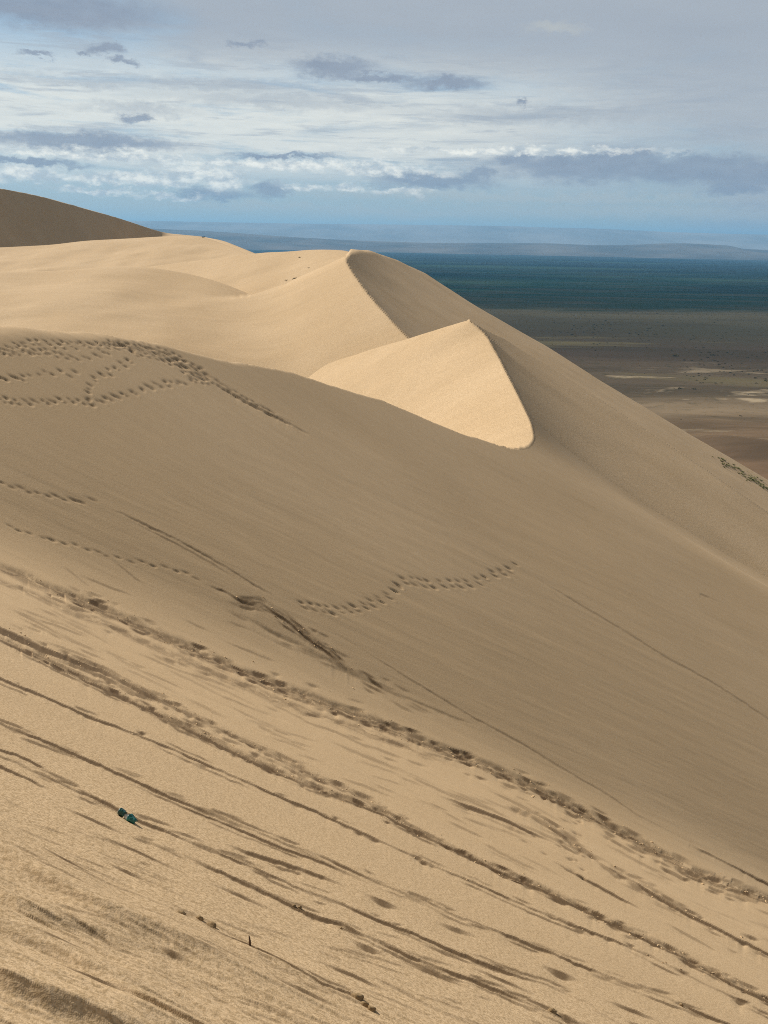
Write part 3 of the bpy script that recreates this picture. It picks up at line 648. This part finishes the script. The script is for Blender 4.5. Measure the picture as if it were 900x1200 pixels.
# ------------------------------------------------------------------ the plain far below
GZ = -110.0
def plain_z(x, y):
    r = np.hypot(x, y)
    z = GZ + 1.2 * fbm(x / 90, y / 90, 601, 4) * np.exp(-r / 2500) + 0 * x
    for (px, py, rx, ry, h) in ((838, 520, 26, 16, 3.2), (880, 527, 34, 20, 4.5), (800, 498, 30, 14, 2.2), (900, 505, 30, 14, 2.0), (760, 470, 40, 16, 1.8), (860, 470, 45, 18, 2.0), (700, 440, 60, 25, 2.0)):
        a, e = ae(px, py); yy = GZ / e; xx = a * yy
        z = z + h * np.exp(-((x - xx) / rx) ** 2 - ((y - yy) / ry) ** 2)
    return z
def plain_material():
    mt = bpy.data.materials.new('plain_ground'); mt.use_nodes = True; g = NG(mt.node_tree)
    pos = g.node('ShaderNodeNewGeometry').outputs['Position']
    sp = g.node('ShaderNodeSeparateXYZ'); g.put(sp.inputs[0], pos); y = sp.outputs[1]
    flat = g.vmath('MULTIPLY', pos, (1, 1, 0))
    n1 = g.noise(g.scaled(flat, (0.6, 1, 1)), 0.0035, 6, 0.6, 0.5)
    n2 = g.noise(g.scaled(flat, (0.5, 1, 1)), 0.016, 6, 0.62, 0.4)
    n3 = g.noise(flat, 0.10, 6, 0.75)
    n4 = g.noise(g.scaled(flat, (0.25, 1, 1)), 0.011, 7, 0.65, 0.6)
    n5 = g.noise(g.scaled(flat, (0.35, 1, 1)), 0.0016, 6, 0.65, 0.5)
    yy = g.math('MULTIPLY_ADD', n1, 420.0, g.math('MULTIPLY_ADD', n2, 160.0, g.math('SUBTRACT', y, 290.0)))
    ly = g.math('LOGARITHM', g.math('MAXIMUM', yy, 100.0), 10.0)
    cr_ = g.node('ShaderNodeValToRGB'); g.put(cr_.inputs[0], g.ramp(ly, 2.5, 4.5, smooth=False))
    stops = [(420, (.21, .135, .085)), (560, (.20, .14, .088)), (640, (.25, .19, .125)), (720, (.15, .115, .078)), (850, (.105, .082, .058)), (980, (.068, .052, .040)), (1350, (.056, .052, .036)), (1700, (.090, .080, .054)), (1790, (.012, .024, .017)), (2300, (.004, .020, .015)), (3200, (.004, .026, .02)), (5200, (.004, .018, .026)), (9000, (.02, .026, .034)), (14000, (.10, .085, .07))]  # dark far stops paint the cloud shadow on the plain into its colour
    el_ = cr_.color_ramp.elements
    while len(el_) < len(stops): el_.new(0.5)
    for e_, (d, c) in zip(el_, stops): e_.position = (math.log10(d) - 2.5) / 2.0
    for e_, (d, c) in zip(sorted(el_, key=lambda q: q.position), stops): e_.color = (*c, 1)
    c = cr_.outputs[0]
    c = g.mix(g.ramp(n4, 0.42, 0.62, 0, 0.55), c, (.045, .038, .027))
    c = g.mix(g.math('MULTIPLY', g.ramp(n5, 0.50, 0.66), g.ramp(y, 1900, 2600)), c, (.035, .062, .04))
    c = g.mix(g.math('MULTIPLY', g.ramp(n5, 0.48, 0.36), g.ramp(y, 1900, 2600)), c, (.003, .010, .011))
    # pale dry pans and dark scrub patches
    pan = g.math('MULTIPLY', g.ramp(n2, 0.56, 0.64), g.math('MULTIPLY', g.ramp(y, 450, 560), g.ramp(y, 1000, 760)))
    c = g.mix(g.math('MULTIPLY', pan, 0.75), c, (.46, .37, .25))
    scr = g.math('MULTIPLY', g.ramp(n3, 0.52, 0.66), g.ramp(y, 500, 800))
    c = g.mix(g.math('MULTIPLY', scr, 0.55), c, (.035, .04, .022))
    olive = g.math('MULTIPLY', g.ramp(g.noise(g.scaled(flat, (0.3, 1, 1)), 0.007, 5, 0.6), 0.55, 0.68), g.math('MULTIPLY', g.ramp(y, 620, 850), g.ramp(y, 1700, 1300)))
    c = g.mix(g.math('MULTIPLY', olive, 0.6), c, (.15, .13, .065))
    b = g.node('ShaderNodeBsdfPrincipled'); g.put(b.inputs['Base Color'], c); b.inputs['Roughness'].default_value = 1.0; b.inputs['Specular IOR Level'].default_value = 0.0
    o = g.node('ShaderNodeOutputMaterial'); g.l.new(b.outputs[0], o.inputs[0])
    return mt
rr = np.r_[np.geomspace(60, 1500, 190), np.geomspace(1560, 40000, 60)]
th = np.r_[np.linspace(rad(-25), rad(-150), 30)[::-1], np.linspace(rad(-24), rad(35), 240), np.linspace(rad(36), rad(210), 40)]
th = np.sort(np.r_[np.linspace(rad(-180), rad(-26), 50), np.linspace(rad(-25), rad(36), 260), np.linspace(rad(37), rad(180), 50)])
RR, TH = np.meshgrid(rr, th, indexing='ij')
Xp = RR * np.sin(TH); Yp = RR * np.cos(TH)
pl = grid_mesh('plain', Xp, Yp, plain_z(Xp, Yp), plain_material()); tag(pl, 'flat scrubby desert plain stretching from the dune foot to the hills', None, None, 'structure')

# ------------------------------------------------------------------ hills on the horizon
M_hill = simple('hill_rock', (.16, .13, .105), 1.0, 0.35, 0.0012, 0.0)
M_hill_hazed = simple('hazed_hill_rock', (.33, .30, .28), 1.0, 0.2, 0.0008, 0.0)  # rock colour lightened to imitate haze over the farthest range
def hills(name, prof, dist, depth, label, seed, px0=-500, px1=1400, mat=None):
    p = np.array(prof, float); pxs = np.linspace(px0, px1, 420)
    top = np.interp(pxs, p[:, 0], p[:, 1]); a, e = ae(pxs, top)
    n = 13; s = np.linspace(-1, 1, n)
    Xh = np.zeros((n, 420)); Yh = np.zeros((n, 420)); Zh = np.zeros((n, 420))
    zt = e * dist
    zt = np.maximum(zt, GZ + 12)
    for i, q in enumerate(s):
        Yh[i] = dist + q * depth; Xh[i] = a * dist * (1 + 0 * q)
        k = (1 - abs(q)) ** 0.9
        rough_ = 0.18 * fbm(Xh[i] / (depth * .35), Yh[i] / (depth * .35), seed, 5, 0.6) * (1 - k) * 2 * k
        Zh[i] = GZ - 6 + (zt - GZ + 6) * np.clip(k + rough_, 0, 1)
    o = grid_mesh(name, Xh, Yh, Zh, mat or M_hill); return tag(o, label, None, None, 'structure')
hills('hills', [(-500, 262), (0, 262), (100, 264), (190, 268.5), (230, 270), (290, 274), (330, 277), (400, 281), (450, 283), (500, 284.5), (560, 285), (640, 285), (690, 287), (727, 287.5), (760, 286), (779, 285.2), (800, 285), (830, 286.2), (854, 287.7), (864, 290), (871, 291.7), (900, 293), (950, 295), (1400, 306)], 13000, 1900, 'low purple mesa hills along the far edge of the plain', 701)
hills('hills', [(-500, 256), (180, 259), (350, 262), (500, 263.5), (600, 265), (640, 266.5), (690, 267.5), (727, 269), (785, 272), (840, 273.5), (900, 275), (1100, 281), (1400, 290)], 20000, 3000, 'faintest pale blue range of hills low against the sky', 711, mat=M_hill_hazed)

# ------------------------------------------------------------------ small things
def grid_point(px, py):
    k = np.argmin(np.where(vis, (PX - px) ** 2 + (PY - py) ** 2, 1e12)); i, j = np.unravel_index(k, PX.shape)
    return np.array([X[i, j], Y[i, j], Zd[i, j]]), mpp[i, j]
M_clod = simple('damp_sand_clod', (.30, .21, .115), 0.95, 0.35, 30, 0.1)
def clod_bm(sx, sy, sz, seed, sub=3):
    bm = bmesh.new(); bmesh.ops.create_icosphere(bm, subdivisions=sub, radius=1.0)
    for v in bm.verts:
        c = v.co; n = fbm(np.array([c.x * 1.3 + seed]), np.array([c.y * 1.3 + c.z * 1.7]), seed, 4, 0.6)[0]
        f = 1 + 0.45 * n; v.co = Vector((c.x * f * sx, c.y * f * sy, (c.z * f if c.z > -0.3 else -0.3 + (c.z + .3) * .2) * sz))
    return bm
clods = [(212, 1071, 9, 4, .5, 'broken crust of moist sand at the upper end of the clod row'), (234, 1077, 7, 5, .7, 'rounded sand clod second in the row on the combed slope'), (248, 1085, 10, 6, .8, 'largest dark sand clod of the row above the upright stick'),
         (345, 1059, 4, 3, .8, 'pair of small sand lumps beside a long drag line'), (351, 1062, 4, 4, .9, 'small upright sand lump at the end of a drag line'), (399, 1086, 3, 3, .9, 'single tiny dark clod alone on bare smooth sand'),
         (418, 1169, 12, 8, .85, 'dark rounded clod leading the short row near the bottom'), (428, 1178, 8, 6, .8, 'middle clod of the short row near the bottom'), (435, 1183, 8, 7, .8, 'pale capped clod ending the short row near the bottom'), (301, 1114, 4, 2, .7, 'little sand crumb lying just below the upright stick'),
         (648, 1184, 8, 5, .7, 'pale edged clod at the head of a dark scarp'), (798, 1176, 4, 4, .9, 'small lone clod on the drag line low on the slope')]
for k, (px, py, w, h, sq, lab) in enumerate(clods):
    p, mp_ = grid_point(px, py + 2)
    o = mesh_obj('sand_clod', clod_bm(w * mp_ * .55, w * mp_ * .42, h * mp_ * .75, 800 + k * 7), M_clod)
    o.location = p; o.rotation_euler = (rad(-4), rad(14), rad(random.uniform(-25, 25)))
    tag(o, lab, 'sand clod', 'sand clods lying on the slope')
# upright stick
p, mp_ = grid_point(293, 1112)
bm = bmesh.new()
rings = []
for i in range(7):
    t = i / 6; r = mp_ * (2.4 * (1 - t) ** 0.8 + 0.5); z = -0.1 + t * (13 * mp_ + .1)
    rings.append([bm.verts.new((math.cos(q) * r * (1 + .25 * math.sin(3 * q + i)) + 0.6 * mp_ * math.sin(i * 1.7), math.sin(q) * r * .8, z)) for q in np.linspace(0, 2 * math.pi, 8, endpoint=False)])
for a_, b_ in zip(rings, rings[1:]):
    for i in range(8): bm.faces.new((a_[i], a_[(i + 1) % 8], b_[(i + 1) % 8], b_[i]))
bm.faces.new(rings[-1])
o = mesh_obj('stick', bm, simple('dark_wood', (.10, .06, .035), 0.85, 0.4, 25), None)
o.location = p; tag(o, 'short dark stick standing upright in the sand', 'stick')
# piece of litter: teal ends twisted round a white middle
p, mp_ = grid_point(150, 960)
lit = bpy.data.objects.new('litter', None); COL.objects.link(lit); lit.location = p + np.array([0, 0, 0.012])
tag(lit, 'crumpled teal and white scrap of litter lying on the sand slope', 'litter')
sl = math.atan(0.27); lit.rotation_euler = (rad(10), sl, rad(-30))
L_ = 23 * mp_
def foil(name, x0, x1, w0, w1, mat, seed, lift=0.0):
    bm = bmesh.new(); nx, ny = 12, 10; vs = []
    for i in range(nx + 1):
        t = i / nx; x = x0 + (x1 - x0) * t; w = w0 + (w1 - w0) * t; row = []
        for j in range(ny + 1):
            q = j / ny * 2 - 1
            z = lift + w * 0.42 * (1 - q * q) + w * 0.22 * float(fbm(np.array([x / L_ * 9.0]), np.array([q * 2.2 + seed]), seed, 3, .6)[0])
            row.append(bm.verts.new((x, q * w * 0.5, z)))
        vs.append(row)
    for i in range(nx):
        for j in range(ny): bm.faces.new((vs[i][j], vs[i + 1][j], vs[i + 1][j + 1], vs[i][j + 1]))
    ex = bmesh.ops.extrude_face_region(bm, geom=bm.faces[:])
    for v in [e for e in ex['geom'] if isinstance(e, bmesh.types.BMVert)]: v.co.z -= 0.012
    bmesh.ops.recalc_face_normals(bm, faces=bm.faces[:])
    return mesh_obj(name, bm, mat, lit)
M_teal = simple('teal_plastic', (.012, .13, .125), 0.3, 0.6, 22, 0.5, dark=(.004, .03, .03)); M_white = simple('white_plastic', (.78, .78, .74), 0.4, 0.08, 20, 0.5)
foil('teal_end', -L_ * .50, -L_ * .19, L_ * .34, L_ * .26, M_teal, 3, .01)
foil('white_middle', -L_ * .20, L_ * .14, L_ * .16, L_ * .40, M_white, 5)
foil('teal_end', L_ * .10, L_ * .52, L_ * .40, L_ * .24, M_teal, 9, .012)
foil('white_rim', -L_ * .53, -L_ * .47, L_ * .34, L_ * .30, M_white, 12, .008)

# crumbs of broken crust along the trampled strips: too many and too small to count
bm = bmesh.new()
def crumb(px, py, s):
    p, mp_ = grid_point(px, py); r = s * mp_
    mt_ = Matrix.Translation(p + np.array([0, 0, r * .25])) @ Matrix.Rotation(random.uniform(0, 6.3), 4, 'Z') @ Matrix.Rotation(random.uniform(-.6, .6), 4, 'X') @ Matrix.Diagonal((r * random.uniform(.7, 1.5), r * random.uniform(.5, 1), r * random.uniform(.35, .8), 1))
    ret = bmesh.ops.create_icosphere(bm, subdivisions=1, radius=1.0, matrix=mt_)
    for v in ret['verts']: v.co += Vector((random.gauss(0, .18), random.gauss(0, .18), random.gauss(0, .18))) * r
for pts, n, w in ((pA, 170, 8), (pB2, 150, 6), (pB1, 60, 6), (G1, 22, 8), (pM, 26, 5), (pC, 26, 2)):
    xs, ys_ = curve(pts)
    for k in range(n):
        px = random.uniform(max(0, pts[0][0]), pts[-1][0]); crumb(px, np.interp(px, xs, ys_) + random.gauss(0, w * .7), random.choice((.6, .8, .9, 1.1, 1.5)))
o = mesh_obj('sand_crumbs', bm, M_sand, None, False); tag(o, 'crumbs of broken sand crust scattered along the trampled strips', None, None, 'stuff')

# ------------------------------------------------------------------ plants
M_shrub = simple('shrub_leaf', (.055, .058, .028), 0.9, 0.45, 1.5, 0.1)
M_grass = simple('dune_grass_blade', (.20, .19, .085), 0.9, 0.35, 2.0, 0.1)
M_twig = simple('twig', (.10, .075, .05), 0.9)
def shrub_mesh(seed, n=46):
    r = random.Random(seed); bm = bmesh.new()
    for k in range(n):
        q = r.uniform(0, 6.283); rr_ = math.sqrt(r.random()) * .95; z = r.uniform(.12, .85) * (1.05 - .55 * rr_) 
        c = Vector((math.cos(q) * rr_, math.sin(q) * rr_, z)); s = r.uniform(.10, .24)
        ax = Vector((r.gauss(0, 1), r.gauss(0, 1), r.gauss(0, 1))).normalized(); bx = ax.orthogonal().normalized(); cx = ax.cross(bx)
        bm.faces.new([bm.verts.new(c + s * (bx * a_ + cx * b_)) for a_, b_ in ((-1, -.4), (.1, -.7), (1, .2), (-.2, .8))])
    me = bpy.data.meshes.new('shrub_crown'); bm.to_mesh(me); bm.free(); me.materials.append(M_shrub); return me
def twig_mesh(seed):
    r = random.Random(seed); bm = bmesh.new()
    for k in range(5):
        q = r.uniform(0, 6.283); tip = Vector((math.cos(q) * .6, math.sin(q) * .6, r.uniform(.5, .8)))
        b0 = [bm.verts.new((math.cos(w) * .05, math.sin(w) * .05, -.15)) for w in (0, 2.1, 4.2)]; tv = bm.verts.new(tip)
        for i in range(3): bm.faces.new((b0[i], b0[(i + 1) % 3], tv))
    me = bpy.data.meshes.new('shrub_stem'); bm.to_mesh(me); bm.free(); me.materials.append(M_twig); return me
crowns = [shrub_mesh(i) for i in range(5)]; stems = [twig_mesh(i) for i in range(3)]
def shrub(x, y, z, r, h, label, group=None, parts=True):
    t = bpy.data.objects.new('desert_shrub', None); COL.objects.link(t); t.location = (x, y, z); t.rotation_euler = (0, 0, random.uniform(0, 6.28)); t.scale = (r, r, h)
    tag(t, label, 'shrub', group)
    for nm, me in (('crown', random.choice(crowns)), ('stem', random.choice(stems))):
        o = bpy.data.objects.new(nm, me); COL.objects.link(o); o.parent = t
    return t
GRP = 'shrubs dotted over the plain'; LAB = 'small dark shrub dotted among others on the brown plain below the dunes'
def plain_at(px, py):
    a, e = ae(px, py); y = GZ / e; x = a * y; return x, y, float(plain_z(np.array([x]), np.array([y]))[0])
spots = []
for k in range(70): spots.append((random.uniform(800, 900), random.uniform(412, 452), random.uniform(.9, 1.5)))
for k in range(50): spots.append((random.uniform(690, 900), random.uniform(376, 414), random.uniform(.9, 1.4)))
for k in range(40): spots.append((random.uniform(640, 760), random.uniform(378, 398), random.uniform(.8, 1.3)))
for k in range(14): spots.append((random.uniform(790, 900), random.uniform(450, 500), random.uniform(.5, .9)))
for (px, py, s) in ((797, 456, 2.2), (813, 457, 2.0), (791, 417.5, 3.0), (835, 417, 3.2), (885, 443, 2.0), (898, 446, 2.2), (868, 487, 2.0), (892, 434, 1.8), *spots):
    x, y, z = plain_at(px, py); r = s * y / F_PX * random.uniform(.8, 1.2)
    shrub(x, y, z, r * 1.15, r * .95, LAB, GRP)
# scrub beyond them, past counting
bm = bmesh.new()
for k in range(2600):
    px = random.uniform(560, 960); py = random.uniform(358, 440) if random.random() < .8 else random.uniform(350, 372)
    if py > 400 and random.random() < .6: continue
    x, y, z = plain_at(px, py); r = random.uniform(.35, .8) * y / F_PX
    for j in range(3):
        q = random.uniform(0, 6.28); c = Vector((x + math.cos(q) * r * .5, y + math.sin(q) * r * .5, z + r * random.uniform(.2, .5)))
        a_ = Vector((random.gauss(0, 1), random.gauss(0, 1), random.gauss(0, .6))).normalized(); b_ = a_.orthogonal().normalized()
        bm.faces.new([bm.verts.new(c + w * (float(r) * .6)) for w in (a_, b_, -a_, b_ * -.7)])
o = mesh_obj('desert_scrub', bm, M_shrub, None, False); tag(o, 'thin scatter of low dark scrub over the distant plain', None, None, 'stuff')
# tufts on the saddle and the crests
def on(f, px, py, lo, hi): return hit(f, px, py, lo, hi)
for (f, px, py, lo, hi, w, h, lab) in ((dune_saddle, 345.5, 327.5, 200, 420, 3.2, 3.0, 'largest dark tuft on the pale saddle beside the curved peak'), (dune_saddle, 336, 328.5, 200, 420, 3.0, 1.0, 'flat spread tuft next to the largest tuft on the saddle'), (dune_saddle, 351, 302, 200, 420, 1.6, 1.4, 'tiny tuft high on the saddle below its crest'),
                                       (dune_saddle, 362, 314, 200, 420, 1.8, 1.0, 'low tuft on the saddle close to the edge of the curved peak'), (dune_back, 238.5, 278.5, 300, 560, 1.6, 2.6, 'tiny dark shrub on the crest end of the long low dune')):
    p = on(f, px, py, lo, hi); k = p[1] / F_PX
    shrub(p[0], p[1], p[2], w * k, h * k, lab)
def grass_mesh(seed):
    r = random.Random(seed); bm = bmesh.new()
    for k in range(44):
        q = r.uniform(0, 6.283); b = Vector((math.cos(q), math.sin(q), 0)) * r.uniform(0, .5); tip = b * 1.9 + Vector((r.gauss(0, .2), r.gauss(0, .2), r.uniform(.5, 1)))
        w = Vector((-math.sin(q), math.cos(q), 0)) * .07
        bm.faces.new([bm.verts.new(v) for v in (b - w, b + w, (b + tip) * .55 + w, tip)])
    me = bpy.data.meshes.new('grass_tuft'); bm.to_mesh(me); bm.free(); me.materials.append(M_grass); return me
gms = [grass_mesh(i) for i in range(4)]
for k in range(95):
    t = random.random() ** .8; px = 839 + t * 66 + random.gauss(0, 2.0); py = 536 + t * 39 + random.gauss(0, 0.9 + 1.5 * math.sin(3.14 * min(t, 1)))
    p = on(dune_first, px, py, 120, 300); s = p[1] / F_PX * random.uniform(1.5, 3.0)
    o = bpy.data.objects.new('grass_tuft', random.choice(gms)); COL.objects.link(o); o.location = p; o.scale = (s * 1.7, s * 1.7, s * .55); o.rotation_euler = (0, 0, random.uniform(0, 6))
    tag(o, 'green grass tuft in the strip growing down the far dune edge', 'grass tuft', 'grass tufts on the far dune edge')

# ------------------------------------------------------------------ air
bm = bmesh.new(); bmesh.ops.create_cube(bm, size=1.0)
for v in bm.verts: v.co = Vector((v.co.x * 84000, v.co.y * 84000, GZ - 9 + (v.co.z + .5) * 560))
mt = bpy.data.materials.new('haze_air'); mt.use_nodes = True; g = NG(mt.node_tree)
vol = g.node('ShaderNodeVolumePrincipled'); vol.inputs['Color'].default_value = (0.24, 0.60, 1.0, 1); vol.inputs['Density'].default_value = 5.6e-5; vol.inputs['Anisotropy'].default_value = 0.1
o_ = g.node('ShaderNodeOutputMaterial'); g.l.new(vol.outputs[0], o_.inputs['Volume'])
hz = mesh_obj('haze', bm, mt, None, False); tag(hz, 'pale blue air thickening towards the horizon', None, None, 'stuff')
